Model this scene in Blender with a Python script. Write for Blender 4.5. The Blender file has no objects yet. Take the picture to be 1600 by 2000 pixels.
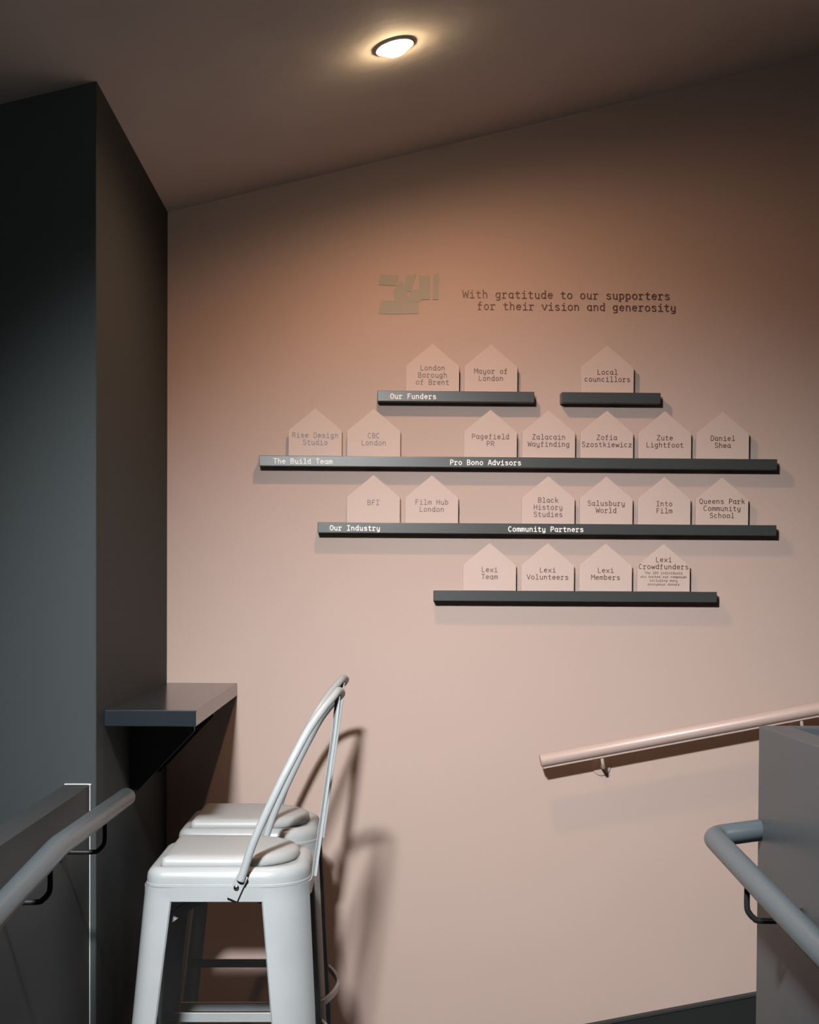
import bpy, math
from mathutils import Vector, Matrix

C = bpy.context.scene.collection
H = 1.283            # eye height above the landing

# ------------------------------------------------------------------ camera
cam = bpy.data.cameras.new('camera')
cam.sensor_fit = 'AUTO'; cam.sensor_width = 36.0
cam.lens = 2700.0 * 36.0 / 2000.0
cam.shift_x = 0.00815; cam.shift_y = 0.10835
cam.clip_start = 0.02
co = bpy.data.objects.new('camera', cam); C.objects.link(co)
roll, pitch, yaw = .0055, -.022, .020
f = Vector((math.sin(yaw)*math.cos(pitch), math.cos(yaw)*math.cos(pitch), math.sin(pitch)))
r = f.cross(Vector((0, 0, 1))).normalized(); u = r.cross(f)
r2 = r*math.cos(roll) + u*math.sin(roll); u2 = -r*math.sin(roll) + u*math.cos(roll)
m = Matrix((r2, u2, -f)).transposed().to_4x4(); m.translation = Vector((0, 0, H))
co.matrix_world = m
bpy.context.scene.camera = co

# ------------------------------------------------------------------ world and exposure
w = bpy.data.worlds.new('world'); bpy.context.scene.world = w; w.use_nodes = True
w.node_tree.nodes['Background'].inputs[0].default_value = (.55, .65, .75, 1)
w.node_tree.nodes['Background'].inputs[1].default_value = 0.05
vs = bpy.context.scene.view_settings
vs.view_transform = 'Standard'; vs.look = 'None'; vs.exposure = 0.0; vs.gamma = 1.0; vs.use_curve_mapping = False

SLOPE = 0.252
def zc(x): return 2.374 + SLOPE*x          # the ceiling rises to the right
TILT = math.atan(SLOPE)
LAMP_WARM = dict(power=35.0, colour=(1.0, .59, .37), size=178, blend=.50, radius=.024, aim=None, fill=0)
LAMP_COOL = dict(power=965.0, colour=(.975, 1.0, 1.02), size=71, blend=1.0, radius=.10, aim=(.50, 3.53, .10), fill=13.0)

# ------------------------------------------------------------------ materials
def mat(name, base, rough=.6, metal=0., spec=.5, bump=0., bscale=300., mottle=0., mscale=2., col2=None, coat=0., emit=None, estr=0.):
    M = bpy.data.materials.new(name); M.use_nodes = True
    nt = M.node_tree; b = nt.nodes['Principled BSDF']
    b.inputs['Base Color'].default_value = (*base, 1)
    b.inputs['Roughness'].default_value = rough
    b.inputs['Metallic'].default_value = metal
    b.inputs['Specular IOR Level'].default_value = spec
    b.inputs['Coat Weight'].default_value = coat
    tc = nt.nodes.new('ShaderNodeTexCoord')
    if emit:
        b.inputs['Emission Color'].default_value = (*emit, 1); b.inputs['Emission Strength'].default_value = estr
    if mottle:
        n = nt.nodes.new('ShaderNodeTexNoise'); n.inputs['Scale'].default_value = mscale; n.inputs['Detail'].default_value = 5
        rp = nt.nodes.new('ShaderNodeValToRGB'); mx = nt.nodes.new('ShaderNodeMix'); mx.data_type = 'RGBA'
        rp.color_ramp.elements[0].position = .35; rp.color_ramp.elements[1].position = .68
        nt.links.new(tc.outputs['Object'], n.inputs['Vector']); nt.links.new(n.outputs['Fac'], rp.inputs['Fac'])
        nt.links.new(rp.outputs['Color'], mx.inputs['Factor'])
        c2 = col2 or tuple(min(1, c*(1-mottle)) for c in base)
        mx.inputs['A'].default_value = (*base, 1); mx.inputs['B'].default_value = (*c2, 1)
        nt.links.new(mx.outputs['Result'], b.inputs['Base Color'])
    if bump:
        n = nt.nodes.new('ShaderNodeTexNoise'); n.inputs['Scale'].default_value = bscale; n.inputs['Detail'].default_value = 3
        bp = nt.nodes.new('ShaderNodeBump'); bp.inputs['Strength'].default_value = bump; bp.inputs['Distance'].default_value = .0015
        nt.links.new(tc.outputs['Object'], n.inputs['Vector']); nt.links.new(n.outputs['Fac'], bp.inputs['Height'])
        nt.links.new(bp.outputs['Normal'], b.inputs['Normal'])
    return M

PINK = (.40, .297, .258)
M_pink = mat('pink_wall_paint', PINK, .62, spec=.3, bump=.10, bscale=140, mottle=.05, mscale=1.8, col2=(.385, .290, .249))
M_ceil = mat('pink_plaster_ceiling', (.74, .67, .61), .8, spec=.2, bump=.5, bscale=30, mottle=.1, mscale=2.6, col2=(.66, .60, .55))
M_dark = mat('charcoal_wall_paint', (.034, .039, .040), .62, spec=.10, bump=.06, bscale=160)
M_half = mat('grey_half_wall_paint', (.035, .039, .041), .34, spec=.28, bump=.05, bscale=120)
M_lhalf = mat('charcoal_half_wall_paint', (.026, .028, .029), .5, spec=.22, bump=.05, bscale=120)
M_ledge = mat('charcoal_satin_ledge', (.012, .016, .019), .19, spec=.38, bump=.01, bscale=80)
M_shelf = mat('charcoal_satin_shelf', (.034, .038, .038), .33, spec=.5, bump=.02, bscale=200)
M_tab = mat('pink_tablet_paint', (.445, .342, .300), .55, spec=.3, bump=.05, bscale=300)
M_rail = mat('grey_painted_rail', (.047, .058, .064), .34, spec=.55, bump=.10, bscale=60)
M_prail = mat('pink_painted_rail', (.40, .297, .258), .38, spec=.5, bump=.08, bscale=80)
M_black = mat('black_bracket_paint', (.008, .008, .008), .45, spec=.3)
M_steel = mat('off_white_powder_coat', (.285, .300, .303), .36, spec=.5, bump=.04, bscale=220, mottle=.06, mscale=14)
M_cush = mat('off_white_vinyl', (.275, .282, .280), .45, spec=.4, bump=.06, bscale=400)
M_bare = mat('bare_steel', (.45, .43, .40), .25, metal=1.)
M_ink = mat('brown_lettering', (.085, .036, .024), .42, spec=.5)
M_white = mat('white_lettering', (.74, .74, .72), .6)
M_logo = mat('bronze_green_logo', (.315, .300, .262), .8, spec=.1)
M_caulk = mat('white_caulk', (.5, .51, .5), .4)
M_skirt = mat('dark_skirting_paint', (.014, .0155, .0155), .45, spec=.25)
M_floor = mat('dark_vinyl_floor', (.045, .04, .038), .5, bump=.2, bscale=90, mottle=.2, mscale=8)
M_lamp = mat('lamp_lens', (1, .9, .7), .4, emit=(1.0, .74, .44), estr=150)
M_lamp2 = mat('lamp_lens_cool', (1, .97, .9), .4, emit=(1.0, .96, .9), estr=60)
M_trim = mat('lamp_trim_metal', (.60, .52, .46), .5)

# ------------------------------------------------------------------ mesh helpers
class MB:
    def __init__(s): s.v = []; s.f = []
    def add(s, vs_, fs_):
        n = len(s.v); s.v += [tuple(p) for p in vs_]; s.f += [tuple(n+i for i in q) for q in fs_]
    def prism(s, poly, y0, y1):
        """poly in (x, z), extruded in y"""
        n = len(poly)
        s.add([(x, y0, z) for x, z in poly] + [(x, y1, z) for x, z in poly],
              [tuple(range(n)), tuple(range(2*n-1, n-1, -1))] + [(i, i+n, (i+1) % n+n, (i+1) % n) for i in range(n)])
    def box(s, a, b):
        s.prism([(a[0], a[2]), (b[0], a[2]), (b[0], b[2]), (a[0], b[2])], a[1], b[1])
    def rings(s, rs, close=True, caps=True):
        n = len(rs[0]); vs_ = [p for q in rs for p in q]; fs_ = []
        for k in range(len(rs)-1):
            for i in range(n if close else n-1):
                j = (i+1) % n
                fs_.append((k*n+i, k*n+j, (k+1)*n+j, (k+1)*n+i))
        if caps: fs_ += [tuple(range(n-1, -1, -1)), tuple(range((len(rs)-1)*n, len(rs)*n))]
        s.add(vs_, fs_)
    def tube(s, pts, rad, seg=16, flat=None, up=None):
        """round tube along pts; flat=(a,b) gives an elliptical/flat section"""
        pts = [Vector(p) for p in pts]; rs = []; nrm = None
        for i, p in enumerate(pts):
            t = (pts[min(i+1, len(pts)-1)] - pts[max(i-1, 0)]).normalized()
            if nrm is None:
                a = Vector(up) if up else (Vector((0, 0, 1)) if abs(t.z) < .9 else Vector((0, 1, 0)))
                nrm = (a - t*a.dot(t)).normalized()
            else: nrm = (nrm - t*nrm.dot(t)).normalized()
            b = t.cross(nrm)
            ra = rad[i] if isinstance(rad, (list, tuple)) else rad
            rs.append([p + (nrm*math.cos(2*math.pi*k/seg) + b*math.sin(2*math.pi*k/seg))*ra for k in range(seg)])
        s.rings(rs)
    def bar(s, pts, wv, tv, up):
        """flat bar of width wv and thickness tv; up = direction of the width"""
        pts = [Vector(p) for p in pts]; rs = []; up = Vector(up)
        for i, p in enumerate(pts):
            t = (pts[min(i+1, len(pts)-1)] - pts[max(i-1, 0)]).normalized()
            a = (up - t*up.dot(t)).normalized(); b = t.cross(a)
            rs.append([p+a*wv/2+b*tv/2, p-a*wv/2+b*tv/2, p-a*wv/2-b*tv/2, p+a*wv/2-b*tv/2])
        s.rings(rs)
    def lathe(s, prof, seg=32, M4=None):
        """profile (radius, z) about z"""
        rs = [[Vector((rr*math.cos(2*math.pi*k/seg), rr*math.sin(2*math.pi*k/seg), z)) for k in range(seg)] for rr, z in prof]
        if M4: rs = [[M4 @ p for p in q] for q in rs]
        s.rings(rs)

def obj(name, mb, m_, parent=None, smooth=None, bevel=0., loc=None):
    me = bpy.data.meshes.new(name); me.from_pydata(mb.v, [], mb.f); me.validate()
    import bmesh
    bm = bmesh.new(); bm.from_mesh(me); bmesh.ops.recalc_face_normals(bm, faces=bm.faces)
    if smooth is not None:
        for fc in bm.faces: fc.smooth = True
        for e in bm.edges:
            if len(e.link_faces) == 2 and e.calc_face_angle(0) > math.radians(smooth): e.smooth = False
    bm.to_mesh(me); bm.free()
    me.materials.append(m_)
    o = bpy.data.objects.new(name, me); C.objects.link(o)
    if bevel:
        b = o.modifiers.new('bevel', 'BEVEL'); b.width = bevel; b.segments = 2; b.limit_method = 'ANGLE'; b.angle_limit = math.radians(40)
    if parent is not None: o.parent = parent
    if loc: o.location = loc
    return o
def tag(o, label, cat, group=None):
    o['label'] = label; o['category'] = cat
    if group: o['group'] = group
    return o
def thing(name, label, cat, loc=(0, 0, 0), group=None, rot=None):
    o = bpy.data.objects.new(name, None); C.objects.link(o); o.location = loc; o.empty_display_size = .1
    if rot: o.rotation_euler = rot
    return tag(o, label, cat, group)
def struct(name, mb, m_, label, bevel=0.):
    o = obj(name, mb, m_, bevel=bevel); o['kind'] = 'structure'; o['label'] = label; return o
def spline(pts, k=6):
    P = [Vector(p) for p in pts]; out = []
    for i in range(len(P)-1):
        a = P[max(i-1, 0)]; b = P[i]; c = P[i+1]; d = P[min(i+2, len(P)-1)]
        for j in range(k):
            t = j/k
            out.append(.5*((2*b) + (c-a)*t + (2*a-5*b+4*c-d)*t*t + (-a+3*b-3*c+d)*t**3))
    return out + [P[-1]]

# ------------------------------------------------------------------ the setting
XL, XR, YB, YC = -.526, 2.6, 3.53, 2.633
mb = MB(); mb.prism([(-2.2, -1.0), (XR+.1, -1.0), (XR+.1, zc(XR)+.1), (-2.2, zc(XR)+.1)], YB, YB+.12)
struct('wall_back', mb, M_pink, 'dusty pink painted wall behind the bar stools')
mb = MB(); mb.prism([(-2.2, zc(-2.2)), (XR+.1, zc(XR+.1)), (XR+.1, zc(XR+.1)+.08), (-2.2, zc(-2.2)+.08)], -1.7, YB+.02)
struct('ceiling', mb, M_ceil, 'dim pinkish plaster ceiling rising to the right')
mb = MB(); mb.prism([(-2.2, -.6), (XL, -.6), (XL, zc(XL)+.01), (-2.2, zc(-2.2)+.01)], YC, YB+.01)
struct('wall_left', mb, M_dark, 'charcoal painted wall block at the left', bevel=.003)
mb = MB(); mb.box((-2.2, -1.7, -1.0), (-2.08, YC+.01, 2.2)); struct('wall_outer', mb, M_dark, 'charcoal wall beyond the left half wall')
mb = MB(); mb.box((XR, -1.7, -1.0), (XR+.1, YB+.01, 3.05)); struct('wall_right', mb, M_dark, 'wall far to the right')
mb = MB(); mb.box((-2.2, -1.8, -1.0), (XR+.1, -1.7, 3.1)); struct('wall_rear', mb, M_dark, 'wall behind the viewer')
# landing, the ramp rising to the right along the pink wall and the ramp falling towards the viewer
RX, RS = .17, .191
mb = MB(); mb.prism([(-2.2, -.12), (RX, -.12), (XR, -.12), (XR, RS*(XR-RX)), (RX, 0), (-2.2, 0)], 2.12, YB)
struct('floor', mb, M_floor, 'dark floor of the landing and ramp')
mb = MB(); mb.add([(-2.2, 2.12, 0), (XR, 2.12, 0), (XR, -1.75, -.27), (-2.2, -1.75, -.27), (-2.2, 2.12, -.12), (XR, 2.12, -.12), (XR, -1.75, -.4), (-2.2, -1.75, -.4)],
                  [(0, 1, 2, 3), (4, 7, 6, 5), (0, 4, 5, 1), (1, 5, 6, 2), (2, 6, 7, 3), (3, 7, 4, 0)])
struct('floor_ramp', mb, M_floor, 'dark ramp falling towards the viewer')
# skirting along the pink wall: body and a paler top lip
sk = [(XL, 0), (RX, 0), (XR, RS*(XR-RX))]
top = [(XR, RS*(XR-RX)+.094), (RX-.01, .094), (XL, .094)]
mb = MB(); mb.prism(sk+top, YB-.016, YB)
bb = struct('baseboard_back', mb, M_skirt, 'dark skirting board climbing the foot of the pink wall')
mb = MB(); mb.prism([(XL, .094), (RX-.01, .094), (XR, RS*(XR-RX)+.094), (XR, RS*(XR-RX)+.100), (RX-.01, .100), (XL, .100)], YB-.020, YB)
obj('skirting_lip', mb, M_lhalf, bb)['label'] = 'paler rounded top lip of the skirting board'
# left half wall running towards the viewer
mb = MB(); mb.box((-.585, .3, -.35), (-.538, YC+.004, .915))
struct('wall_left_half', mb, M_lhalf, 'thin charcoal half wall below the left handrail', bevel=.002)
mb = MB(); mb.box((-.5385, YC-.0025, 0), (-.5368, YC+.002, .9165)); mb.box((-.585, YC-.004, .914), (-.535, YC+.002, .9165))
t = obj('trim_1', mb, M_caulk); t['kind'] = 'structure'; t['label'] = 'thin white sealant line where the left half wall meets the charcoal wall'
# right half wall: a side panel along the ramp and an end panel across it
mb = MB(); P = [(.604, .3), (.650, .3), (.650, 2.118), (1.9, 2.118), (1.9, 2.148), (.604, 2.148)]
n = len(P); mb.add([(x, y, -.3) for x, y in P]+[(x, y, 1.078) for x, y in P],
                   [tuple(range(n)), tuple(range(2*n-1, n-1, -1))]+[(i, (i+1) % n, (i+1) % n+n, i+n) for i in range(n)])
struct('wall_right_half', mb, M_half, 'grey half wall beside the right handrail', bevel=.002)

# ------------------------------------------------------------------ downlights
def downlight(x, y, lamp, lens, label, tilt_extra=0.):
    rot = (0, -TILT, 0)
    t = thing('downlight', label, 'ceiling light', (x, y, zc(x)), rot=rot)
    mb = MB(); mb.lathe([(.030, .004), (.030, -.001), (.033, -.004), (.039, -.004), (.042, -.001), (.042, .004)], 40)
    obj('trim_ring', mb, M_trim, t, smooth=35)
    mb = MB(); mb.lathe([(.026, .002), (.026, -.006), (.023, -.012), (.016, -.0165), (.008, -.019), (.001, -.0195)], 32)
    o = obj('lens', mb, lens, t, smooth=50); o['label'] = 'glowing lens'
    L = bpy.data.lights.new('lamp', 'SPOT'); L.energy = lamp['power']; L.color = lamp['colour']
    L.spot_size = math.radians(lamp['size']); L.spot_blend = lamp['blend']; L.shadow_soft_size = lamp['radius']
    lo = bpy.data.objects.new('lamp', L); C.objects.link(lo); lo.parent = t; lo.location = (0, 0, -.024)
    if lamp['aim']:
        src = Vector((x, y, zc(x)))
        q = (Vector(lamp['aim'])-src).to_track_quat('-Z', 'Y'); lo.rotation_euler = (Matrix.Rotation(TILT, 4, 'Y') @ q.to_matrix().to_4x4()).to_euler()
    if lamp['fill']:            # added unseen point light, brightens the dim upper walls and ceiling
        S = bpy.data.lights.new('fill_light', 'POINT'); S.energy = lamp['fill']; S.color = lamp['colour']; S.shadow_soft_size = .05
        so = bpy.data.objects.new('fill_light', S); C.objects.link(so); so.parent = t; so.location = (0, 0, -.075)
    return t
downlight(.036, 2.808, LAMP_WARM, M_lamp, 'small round glowing downlight in the ceiling above the pink wall')
downlight(-.33, .73, LAMP_COOL, M_lamp2, 'second round ceiling downlight nearer the viewer, above the ramp')

# ------------------------------------------------------------------ ledge with brackets
t = thing('bar_ledge', 'charcoal bar ledge fixed to the dark wall beside the stools', 'ledge', (XL, 2.712, 1.05))
mb = MB(); mb.box((0, 0, -.032), (.179, YB-2.712, 0)); obj('ledge_top', mb, M_ledge, t, bevel=.0015)
for yy in (.285, .645):
    mb = MB(); mb.prism([(0, -.032), (.139, -.032), (.139, -.070), (.012, -.205), (0, -.205)], yy, yy+.012)
    obj('bracket', mb, M_skirt, t, bevel=.001)

# ------------------------------------------------------------------ lettering: a slab-serif monospaced stroke alphabet
def arc(cx, cy, rx, ry, a0, a1, n=10):
    return [(cx+rx*math.cos(math.radians(a0+(a1-a0)*i/n)), cy+ry*math.sin(math.radians(a0+(a1-a0)*i/n))) for i in range(n+1)]
X, K, A, D = .82, 1.12, 1.15, -.30      # x-height, capital height, ascender, descender
G = {
 'a': [arc(.46, .41, .30, .37, 20, 340, 14), [(.76, X-.04), (.76, .0)], [(.76, .0), (.86, .0)]],
 'b': [[(.12, A), (.22, A), (.22, 0)], arc(.50, .41, .30, .38, 160, -160, 14)],
 'c': [arc(.50, .41, .33, .38, 45, 315, 12)],
 'd': [[(.66, A), (.76, A), (.76, 0), (.86, 0)], arc(.47, .41, .30, .38, 20, 340, 14)],
 'e': [[(.19, .44), (.81, .44)], arc(.50, .41, .32, .38, 5, 320, 14)],
 'f': [[(.40, 0), (.40, .90)]+arc(.62, .93, .22, .20, 180, 75, 6), [(.18, .72), (.74, .72)], [(.22, 0), (.62, 0)]],
 'g': [arc(.46, .42, .29, .36, 20, 340, 14), [(.76, X), (.76, -.14)]+arc(.58, -.14, .18, .15, 0, -90, 4)+[(.24, -.29)]],
 'h': [[(.12, A), (.22, A), (.22, 0)], [(.22, .52)]+arc(.49, .52, .27, .26, 150, 0, 8)+[(.76, 0)]],
 'i': [[(.24, .76), (.52, .76), (.52, 0)], [(.20, 0), (.84, 0)], [(.50, 1.02), (.54, 1.14)]],
 'k': [[(.12, A), (.24, A), (.24, 0)], [(.76, .76), (.24, .34)], [(.42, .47), (.80, 0)]],
 'l': [[(.24, A), (.52, A), (.52, 0)], [(.20, 0), (.84, 0)]],
 'm': [[(.14, .76), (.14, 0)], [(.14, .60)]+arc(.32, .60, .18, .17, 150, 0, 6)+[(.50, 0)], [(.50, .60)]+arc(.68, .60, .18, .17, 150, 0, 6)+[(.86, 0)]],
 'n': [[(.12, .76), (.22, .76), (.22, 0)], [(.22, .50)]+arc(.49, .50, .27, .28, 150, 0, 8)+[(.76, 0)]],
 'o': [arc(.50, .40, .32, .39, 0, 360, 18)],
 'p': [[(.12, .76), (.22, .76), (.22, D), ], [(.12, D), (.38, D)], arc(.50, .41, .30, .38, 160, -160, 14)],
 'r': [[(.14, .76), (.34, .76), (.34, 0)], [(.14, 0), (.62, 0)], [(.34, .46)]+arc(.62, .50, .28, .28, 160, 40, 6)],
 's': [arc(.50, .59, .27, .19, 25, 200, 8)+arc(.50, .20, .29, .20, 70, -155, 9)],
 't': [[(.42, 1.04), (.42, .16)]+arc(.60, .18, .18, .18, 180, 300, 6)+[(.80, .06)], [(.16, .76), (.76, .76)]],
 'u': [[(.14, .76), (.24, .76), (.24, .28)]+arc(.50, .28, .26, .28, 180, 330, 8)+[(.76, .22)], [(.76, .76), (.76, 0), (.86, 0)]],
 'v': [[(.14, .76), (.50, 0), (.86, .76)], [(.06, .76), (.26, .76)], [(.74, .76), (.94, .76)]],
 'w': [[(.10, .76), (.28, 0), (.50, .60), (.72, 0), (.90, .76)]],
 'x': [[(.16, .76), (.84, 0)], [(.84, .76), (.16, 0)]],
 'y': [[(.22, .76), (.22, .28)]+arc(.49, .28, .27, .28, 180, 340, 8), [(.76, .76), (.76, -.14)]+arc(.58, -.14, .18, .15, 0, -90, 4)+[(.26, -.29)]],
 'z': [[(.20, .76), (.80, .76), (.18, 0), (.82, 0)]],
 'A': [[(.10, 0), (.42, K), (.58, K), (.90, 0)], [(.22, .38), (.78, .38)]],
 'B': [[(.18, 0), (.18, K), (.54, K)]+arc(.54, .85, .24, .27, 90, -90, 8)+[(.18, .58)], [(.54, .58)]+arc(.54, .29, .28, .29, 90, -90, 8)+[(.18, 0)]],
 'C': [arc(.50, .56, .36, .56, 50, 310, 14)],
 'D': [[(.18, 0), (.18, K), (.48, K)]+arc(.48, .56, .36, .56, 90, -90, 12)+[(.18, 0)]],
 'F': [[(.24, 0), (.24, K), (.82, K)], [(.24, .58), (.70, .58)]],
 'H': [[(.18, 0), (.18, K)], [(.82, 0), (.82, K)], [(.18, .58), (.82, .58)]],
 'I': [[(.50, 0), (.50, K)], [(.20, 0), (.80, 0)], [(.20, K), (.80, K)]],
 'L': [[(.24, K), (.24, 0), (.82, 0)]],
 'M': [[(.12, 0), (.12, K), (.50, .50), (.88, K), (.88, 0)]],
 'O': [arc(.50, .56, .36, .56, 0, 360, 20)],
 'P': [[(.20, 0), (.20, K), (.52, K)]+arc(.52, .82, .30, .30, 90, -90, 8)+[(.20, .52)]],
 'Q': [arc(.50, .56, .36, .56, 0, 360, 20), [(.50, .12), (.78, -.16)]],
 'R': [[(.18, 0), (.18, K), (.52, K)]+arc(.52, .83, .29, .29, 90, -90, 8)+[(.18, .54)], [(.50, .54), (.84, 0)]],
 'S': [arc(.50, .83, .31, .29, 25, 210, 9)+arc(.50, .28, .33, .28, 75, -155, 10)],
 'T': [[(.12, K), (.88, K)], [(.50, K), (.50, 0)]],
 'V': [[(.10, K), (.50, 0), (.90, K)]],
 'W': [[(.06, K), (.24, 0), (.50, .85), (.76, 0), (.94, K)]],
 'Z': [[(.18, K), (.82, K), (.16, 0), (.84, 0)]],
 '2': [arc(.50, .82, .30, .30, 160, -30, 8)+[(.18, 0), (.84, 0)]],
 '8': [arc(.50, .84, .26, .28, 0, 360, 12), arc(.50, .28, .32, .28, 0, 360, 12)],
 '5': [[(.78, K), (.24, K), (.22, .62)]+arc(.48, .34, .33, .34, 110, -140, 10)],
}
def text_mesh(mb, s, x0, z0, p, y, w_=.12, th=.0008):
    """letters of advance p on the plane y (facing the viewer), baseline z0"""
    hw = w_*p/2
    for i, ch in enumerate(s):
        for line in G.get(ch, []):
            pts = [(x0+(i+a)*p, z0+b*p) for a, b in line]
            for (xa, za), (xb, zb) in zip(pts, pts[1:]):
                dx, dz = xb-xa, zb-za; L = math.hypot(dx, dz)
                if L < 1e-7: continue
                dx /= L; dz /= L; nx, nz = -dz*hw, dx*hw; e = hw*.6
                xa2, za2, xb2, zb2 = xa-dx*e, za-dz*e, xb+dx*e, zb+dz*e
                th += 2.3e-6
                mb.prism([(xa2+nx, za2+nz), (xb2+nx, zb2+nz), (xb2-nx, zb2-nz), (xa2-nx, za2-nz)], y-th, y+.0002)

# ------------------------------------------------------------------ picture-rail shelves
SD = .039
def shelf(x0, x1, z, label, texts=()):
    t = thing('wall_shelf', label, 'shelf', (x0, YB, z), 'narrow dark shelves on the pink wall')
    mb = MB(); mb.box((0, -SD, -.0265), (x1-x0, 0, 0)); obj('shelf_board', mb, M_shelf, t, bevel=.0012)
    for s, xs in texts:
        mb = MB(); text_mesh(mb, s, xs-x0, -.0200, .01068, -SD, .19, .0008)
        obj('shelf_lettering', mb, M_white, t)['label'] = 'white lettering reading "%s"' % s
Z1, Z2, Z3, Z4 = 1.791, 1.626, 1.459, 1.289
shelf(.007, .403, Z1, 'short dark shelf reading Our Funders, top row at left', [('Our Funders', .0385)])
shelf(.472, .723, Z1, 'shortest dark shelf, without lettering, top row at right, under the Local councillors tablet')
shelf(-.290, 1.021, Z2, 'longest dark shelf, lettered The Build Team and Pro Bono Advisors', [('The Build Team', -.2545), ('Pro Bono Advisors', .190)])
shelf(-.142, 1.021, Z3, 'long dark shelf lettered Our Industry and Community Partners', [('Our Industry', -.112), ('Community Partners', .3385)])
shelf(.152, .871, Z4, 'dark shelf without lettering, lowest of the stack, under the Lexi tablets')

# ------------------------------------------------------------------ house-shaped tablets
TW, TE, TA, TY, TT = .1348, .0655, .1215, 3.507, .006
def tablet(col, z, lines, desc, small=()):
    xc = .0787 + .1479*col + TW/2
    t = thing('house_tablet', desc, 'plaque', (xc, TY, z), 'house-shaped tablets on the shelves')
    mb = MB(); mb.prism([(-TW/2, 0), (TW/2, 0), (TW/2, TE), (0, TA), (-TW/2, TE)], 0, TT)
    obj('panel', mb, M_tab, t, bevel=.0008)
    p = .01075; mb = MB()
    n = len(lines)
    if small: b0 = .0755
    else: b0 = {1: .0455, 2: .0475, 3: .0545}[n]
    for k, s in enumerate(lines): text_mesh(mb, s, -len(s)*p/2, b0-k*.0180, p, 0, .14)
    obj('lettering', mb, M_ink, t)['label'] = 'thin brown lettering "%s"' % ' '.join(lines)
    if small:
        mb = MB()
        for k, s in enumerate(small): text_mesh(mb, s, -len(s)*.00515/2, .0445-k*.0096, .00515, 0, .14, .0004)
        obj('small_lettering', mb, M_ink, t)['label'] = 'four lines of very small brown lettering'
rows = [
 (Z1, 'top shelf', [(0, ['London', 'Borough', 'of Brent']), (1, ['Mayor of', 'London']), (3, ['Local', 'councillors'])]),
 (Z2, 'longest shelf', [(-2+.0, ['Rise Design', 'Studio']), (-1, ['CBC', 'London']), (1, ['Pagefield', 'PR']), (2, ['Zalacain', 'Wayfinding']),
        (3, ['Zofia', 'Szostkiewicz']), (4, ['Zute', 'Lightfoot']), (5, ['Daniel', 'Shea'])]),
 (Z3, 'third shelf down', [(-1, ['BFI']), (0, ['Film Hub', 'London']), (2, ['Black', 'History', 'Studies']), (3, ['Salusbury', 'World']),
        (4, ['Into', 'Film']), (5, ['Queens Park', 'Community', 'School'])]),
 (Z4, 'lowest shelf', [(1, ['Lexi', 'Team']), (2, ['Lexi', 'Volunteers']), (3, ['Lexi', 'Members']), (4, ['Lexi', 'Crowdfunders'])]),
]
for z, where, items in rows:
    for col, lines in items:
        sm = ('The 285 individuals', 'who backed our campaign', 'including many', 'anonymous donors') if 'Crowdfunders' in lines else ()
        d = 'pink house-shaped tablet lettered %s on the %s' % (' '.join(lines), where)
        tablet(col, z, lines, d, sm)

# ------------------------------------------------------------------ heading and logo on the wall
mb = MB()
text_mesh(mb, 'With gratitude to our supporters', .2215, 2.0335, .01660, YB, .135, .0012)
text_mesh(mb, 'for their vision and generosity', .2585, 2.0040, .01645, YB, .135, .0012)
tag(obj('wall_lettering', mb, M_ink), 'two lines of dark brown lettering thanking supporters, high on the pink wall', 'lettering')
mb = MB()
def lp(pts):  # outline in millimetres from the logo's lower left corner
    mb.prism([(.006+a/1000, 1.990+b/1000) for a, b in pts], YB-.0012-.00001*len(mb.v), YB+.0005)
lp([(2, 1), (30, 0), (42, 12), (42, 34), (10, 34), (2, 8)]); lp([(30, 0), (104, 2), (104, 32), (28, 34)])
lp([(2, 74), (50, 72), (54, 98), (6, 100)])
lp([(46, 30), (84, 30), (62, 84), (48, 76), (40, 56)])
lp([(74, 98), (98, 102), (84, 58), (64, 56)])
lp([(80, 31), (110, 33), (120, 66), (84, 62)])
lp([(108, 38), (133, 38), (133, 98), (104, 98)])
lp([(140, 38), (155, 38), (155, 106), (142, 100)])
lg = tag(obj('wall_logo', mb, M_logo), 'faint bronze-green angular raised logo left of the heading lettering', 'logo')

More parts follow.
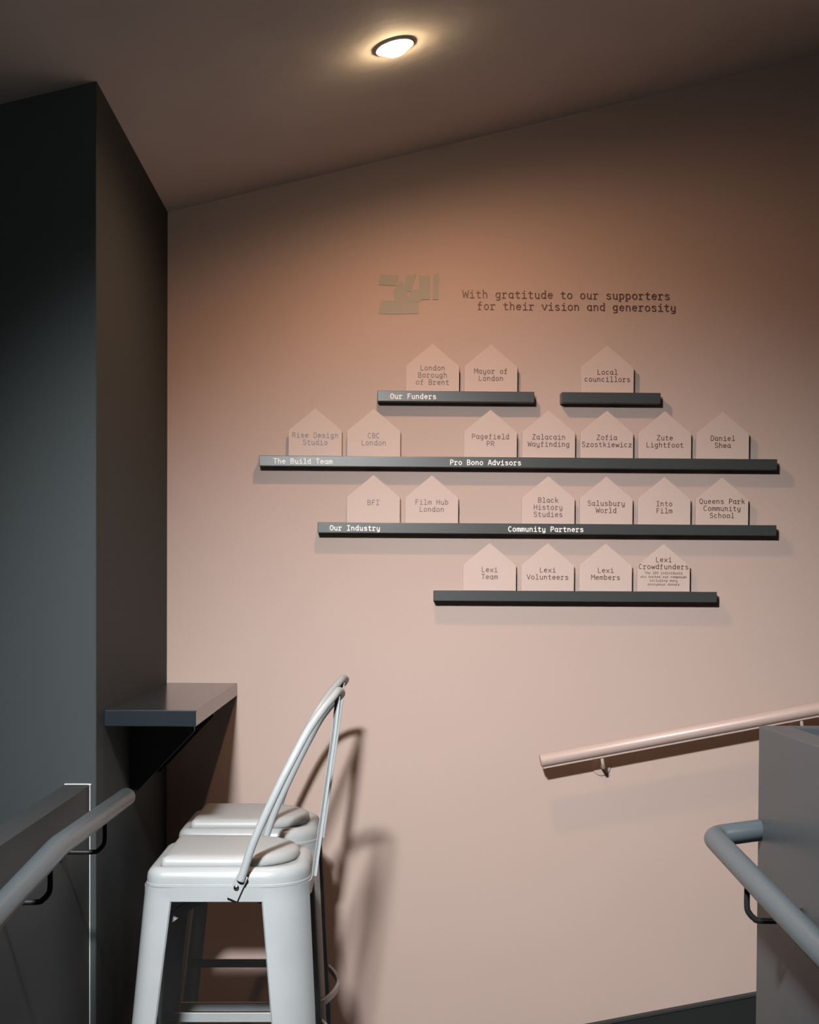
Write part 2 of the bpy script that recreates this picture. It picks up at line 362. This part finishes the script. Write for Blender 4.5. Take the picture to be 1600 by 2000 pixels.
# ------------------------------------------------------------------ bar stools
def outline(inset, k=7, r1=.036, r2=.088, hx=.155, hy=.150):
    """rounded seat outline: tight corners at the front (-x), wide corners at the back (+x); counter-clockwise"""
    hx -= inset; hy -= inset; out = []
    for cx, cy, rr, a0 in ((hx, -hy, r2, -90), (hx, hy, r2, 0), (-hx, hy, r1, 90), (-hx, -hy, r1, 180)):
        rr = max(rr-inset, .004)
        ccx = cx-math.copysign(rr, cx); ccy = cy-math.copysign(rr, cy)
        for i in range(k+1):
            a = math.radians(a0+90*i/k); out.append((ccx+rr*math.cos(a), ccy+rr*math.sin(a)))
    return out
def make_stool(label):
    t = thing('bar_stool', label, 'bar stool', (-.275, 2.745, 0), 'white metal bar stools below the ledge')
    # pressed seat pan with a rolled shoulder
    mb = MB(); mb.rings([[Vector((x, y, z)) for x, y in outline(i)] for i, z in
        ((.004, .726), (.0, .7265), (.0, .731), (.0015, .732), (.0015, .742), (.003, .7495), (.0075, .7565), (.0145, .7605), (.022, .7615), (.0265, .7595), (.030, .757))])
    obj('seat', mb, M_steel, t, smooth=38)
    # padded cushion, one straight edge and one round edge
    def cush(i): return [(x+.0015, y) for x, y in outline(.0225+i, k=9, r1=.010+.0225, r2=.122+.0225, hx=.1515, hy=.1485)]
    mb = MB(); mb.rings([[Vector((x, y, z)) for x, y in cush(i)] for i, z in
        ((.004, .757), (.0005, .760), (0, .765), (.001, .7705), (.004, .7755), (.010, .779), (.022, .7805), (.05, .7815), (.09, .782))])
    obj('cushion', mb, M_cush, t, smooth=50)
    # apron band under the pan
    mb = MB(); o_ = outline(-.0028); i_ = outline(.003)
    rs = [[Vector((x, y, z)) for x, y in q] for q, z in ((o_, .700), (o_, .7262), (i_, .7262), (i_, .700), (o_, .700))]
    mb.rings(rs, caps=False); obj('apron', mb, M_steel, t, smooth=38)
    # four sheet-metal legs wrapped round the corners
    k = 7
    for ci, (sx, sy) in enumerate(((1, -1), (1, 1), (-1, 1), (-1, -1))):
        rr = .088 if sx > 0 else .036
        # path along the outline: straight, arc, straight (param in metres from the corner's arc middle)
        def pt(s, inset):
            R = rr-inset; L = R*math.pi/2; hx = .1575-inset; hy = .1525-inset
            cx, cy = hx-R, hy-R
            half = L/2
            if s < -half: return (cx-(-s-half), -(cy+R)) if True else None
            if s > half: return (cx+R, -(cy-(s-half)))
            a = -math.pi/2+(s+half)/R
            return (cx+R*math.cos(a), -(-(cy)) * -1 + R*math.sin(a)) if False else (cx+R*math.cos(a), -cy+R*math.sin(a))
        lo, hi = (-.070, .045) if sx > 0 else (-.046, .046)
        rings = []
        for z in (.7262, .712, .700, .66, .60, .50, .40, .30, .20, .10, .0):
            d = max(0, .712-z); spl = .084*d; c_ = 1-.62*d
            if sx > 0: c_ = 1-.42*d
            sec = []
            N = 12
            for inset, rng in ((0, range(N+1)), (.0035, range(N, -1, -1))):
                for q in rng:
                    s = lo*c_+(hi-lo)*c_*q/N
                    x, y = pt(s, inset)
                    sec.append(Vector(((x+spl*(.72 if sx > 0 else 1))*sx, (y-spl)*(-sy), z)))
            rings.append(sec)
        mb = MB(); mb.rings(rings); obj('leg', mb, M_steel, t, smooth=38)
    # footrest bars
    zb = .380
    for a, b, up in (((-.165, -.176, zb), (.115, -.176, zb), (0, 0, 1)), ((-.165, .176, zb), (.115, .176, zb), (0, 0, 1)),
                     ((-.178, -.165, zb), (-.178, .165, zb), (0, 0, 1))):
        mb = MB(); mb.bar([a, b], .020, .005, up); obj('footrest_bar', mb, M_steel, t, bevel=.001)
    mb = MB(); mb.bar(spline([(.150, -.158, zb), (.168, -.145, zb), (.190, -.07, zb), (.198, 0, zb), (.190, .07, zb), (.168, .145, zb), (.150, .158, zb)], 5), .013, .007, (0, 0, 1))
    o = obj('footrest_bar', mb, M_steel, t, smooth=40); o['label'] = 'bowed bar at the back'
    for sg in (-1, 1):
        mb = MB(); mb.bar(spline([(-.140, -.138*sg, .640), (-.07, -.07*sg, .680), (0, 0, .692), (.07, .07*sg, .680), (.118, .114*sg, .640)], 4), .018, .003, (0, 0, 1))
        obj('cross_brace', mb, M_steel, t)
    # hoop of the backrest
    hp = [(.0285, -.163, .742), (.0335, -.1635, .757), (.0555, -.164, .822), (.098, -.158, .916), (.126, -.146, .972), (.1505, -.120, 1.018), (.176, -.078, 1.054), (.197, -.036, 1.078), (.206, 0, 1.087)]
    full = hp+[(a+.014, -b, c) for a, b, c in hp[-2::-1]]
    mb = MB(); mb.tube(spline(full, 5), .0078, 14)
    o = obj('backrest_hoop', mb, M_steel, t, smooth=60)
    for sg in (-1, 1):
        mb = MB()
        mb.bar([(.0120, .1585*sg, .706), (.0225, .1585*sg, .730), (.033, .160*sg, .752)], .021, .005, (1, 0, -.4))
        pl = obj('foot_plate', mb, M_steel, o, bevel=.001)
        mb = MB(); R4 = Matrix.Translation((.0205, .161*sg, .729)) @ Matrix.Rotation(math.radians(-90*sg), 4, 'X')
        mb.lathe([(.0052, 0), (.0052, .0025), (.0035, .0042), (.0008, .0046)], 14, R4); obj('bolt', mb, M_bare, t, smooth=40)
    # central slat
    path = spline([(.158, 0, .722), (.163, 0, .760), (.181, 0, .894), (.197, 0, 1.015), (.203, 0, 1.078)], 5)
    mb = MB(); mb.bar(path, .040, .0045, (0, 1, 0))
    for sg in (-1, 1): mb.bar([(p.x+.002, sg*.017, p.z) for p in path], .006, .010, (0, 1, 0))
    sl = obj('back_slat', mb, M_steel, t)
    mb = MB(); mb.lathe([(.0052, 0), (.0052, .0025), (.0035, .0042), (.0008, .0046)], 14, Matrix.Translation((.162, -.004, .728)) @ Matrix.Rotation(math.radians(90), 4, 'Y'))
    obj('bolt', mb, M_bare, t, smooth=40)
    return t
def dup(root, loc, label):
    rr = root.copy(); C.objects.link(rr); rr.location = loc; rr['label'] = label
    for ch in list(root.children):
        c = ch.copy(); C.objects.link(c); c.parent = rr
        for g in ch.children:
            e = g.copy(); C.objects.link(e); e.parent = c
    return rr
s1 = make_stool('off-white metal bar stool nearest the viewer, in front of the other stool')
s2 = dup(s1, (-.275, 3.172, 0), 'off-white metal bar stool behind the nearer one, against the pink wall')

# ------------------------------------------------------------------ handrails
def rail_bracket(par, x, y, zt, wallx, m_=None):
    """black rod: down from the tube, bent back to the wall, with a round rose"""
    m_ = m_ or M_black; s = 1 if wallx > x else -1; d = abs(wallx-x)
    zb = zt-.052
    pts = [(x, y, zt), (x, y, zb+.020), (x+s*.004, y, zb+.010), (x+s*.010, y, zb+.004), (x+s*.020, y, zb), (wallx-s*.001, y, zb)]
    mb = MB(); mb.tube(spline(pts, 4), .0042, 12); o = obj('bracket', mb, m_, par, smooth=50)
    mb = MB(); mb.lathe([(.018, 0), (.018, .003), (.014, .005), (.002, .005)], 24, Matrix.Translation((wallx, y, zb)) @ Matrix.Rotation(math.radians(-90*s), 4, 'Y'))
    obj('rose', mb, m_, o, smooth=40)
def round_tube(pts, rad, cap=.004):
    """straight stretches joined by tight bends, ends slightly rounded"""
    P = [Vector(p) for p in pts]; out = [P[0]]
    for i in range(1, len(P)-1):
        a = (P[i-1]-P[i]).normalized(); b = (P[i+1]-P[i]).normalized(); rb = .020
        A_, B_ = P[i]+a*rb, P[i]+b*rb
        for j in range(6):
            q = j/5; out.append(A_*(1-q)**2+P[i]*2*q*(1-q)+B_*q*q)
    out.append(P[-1])
    t0 = (out[1]-out[0]).normalized(); t1 = (out[-2]-out[-1]).normalized()
    full = [out[0], out[0]+t0*cap*.3, out[0]+t0*cap]+out[1:-1]+[out[-1]+t1*cap, out[-1]+t1*cap*.3, out[-1]]
    rr = [rad*.72, rad*.93, rad]+[rad]*(len(out)-2)+[rad, rad*.93, rad*.72]
    mb = MB(); mb.tube(full, rr, 24); return mb
XLR = -.462
t = thing('handrail', 'grey tubular handrail at the left, along the charcoal half wall', 'handrail', (0, 0, 0), 'tubular grey handrails')
obj('rail_tube', round_tube([(XLR, 2.600, .897), (XLR, 2.029, .907), (XLR, .9, .833)], .0168), M_rail, t, smooth=50)
for y, z in ((2.388, .884), (1.984, .888), (1.45, .853)): rail_bracket(t, XLR, y, z, -.538)
XRR = .526
t = thing('handrail', 'grey tubular handrail at the right, turning back to the grey half wall', 'handrail', (0, 0, 0), 'tubular grey handrails')
obj('rail_tube', round_tube([(.607, 2.135, .9165), (XRR, 2.120, .9085), (XRR, 1.607, .867), (XRR, .9, .815)], .0168), M_rail, t, smooth=50)
for y, z in ((1.920, .877), (1.35, .833)): rail_bracket(t, XRR, y, z, .604)

# pink handrail on the back wall
YR = 3.462; d = Vector((1.125-.419, 0, .997-.862)).normalized()
a = Vector((.421, YR, .862)); b = a+d*2.0
t = thing('handrail', 'pink painted handrail climbing the pink wall to the right', 'handrail', (0, 0, 0))
obj('rail_tube', round_tube([a, b], .0165, .002), M_prail, t, smooth=50)
nrm = Vector((-d.z, 0, d.x))
mb = MB(); mb.bar([a+d*.004-nrm*.0185, b-nrm*.0185], .016, .004, (0, 1, 0)); obj('mounting_strip', mb, M_prail, t)
for s_ in (.155, .668, 1.20, 1.75):
    q = a+d*s_-nrm*.0195
    o_pts = [q, q+Vector((.002, 0, -.014)), q+Vector((.005, .006, -.024)), q+Vector((.008, .02, -.030)), Vector((q.x+.010, YB-.001, q.z-.032))]
    mb = MB(); mb.tube(spline(o_pts, 4), .0045, 12); o = obj('bracket', mb, M_prail, t, smooth=50)
    mb = MB(); mb.lathe([(.0235, 0), (.0235, .004), (.0205, .005), (.002, .005)], 28, Matrix.Translation((q.x+.010, YB, q.z-.032)) @ Matrix.Rotation(math.radians(90), 4, 'X'))
    obj('rose', mb, M_prail, o, smooth=40)
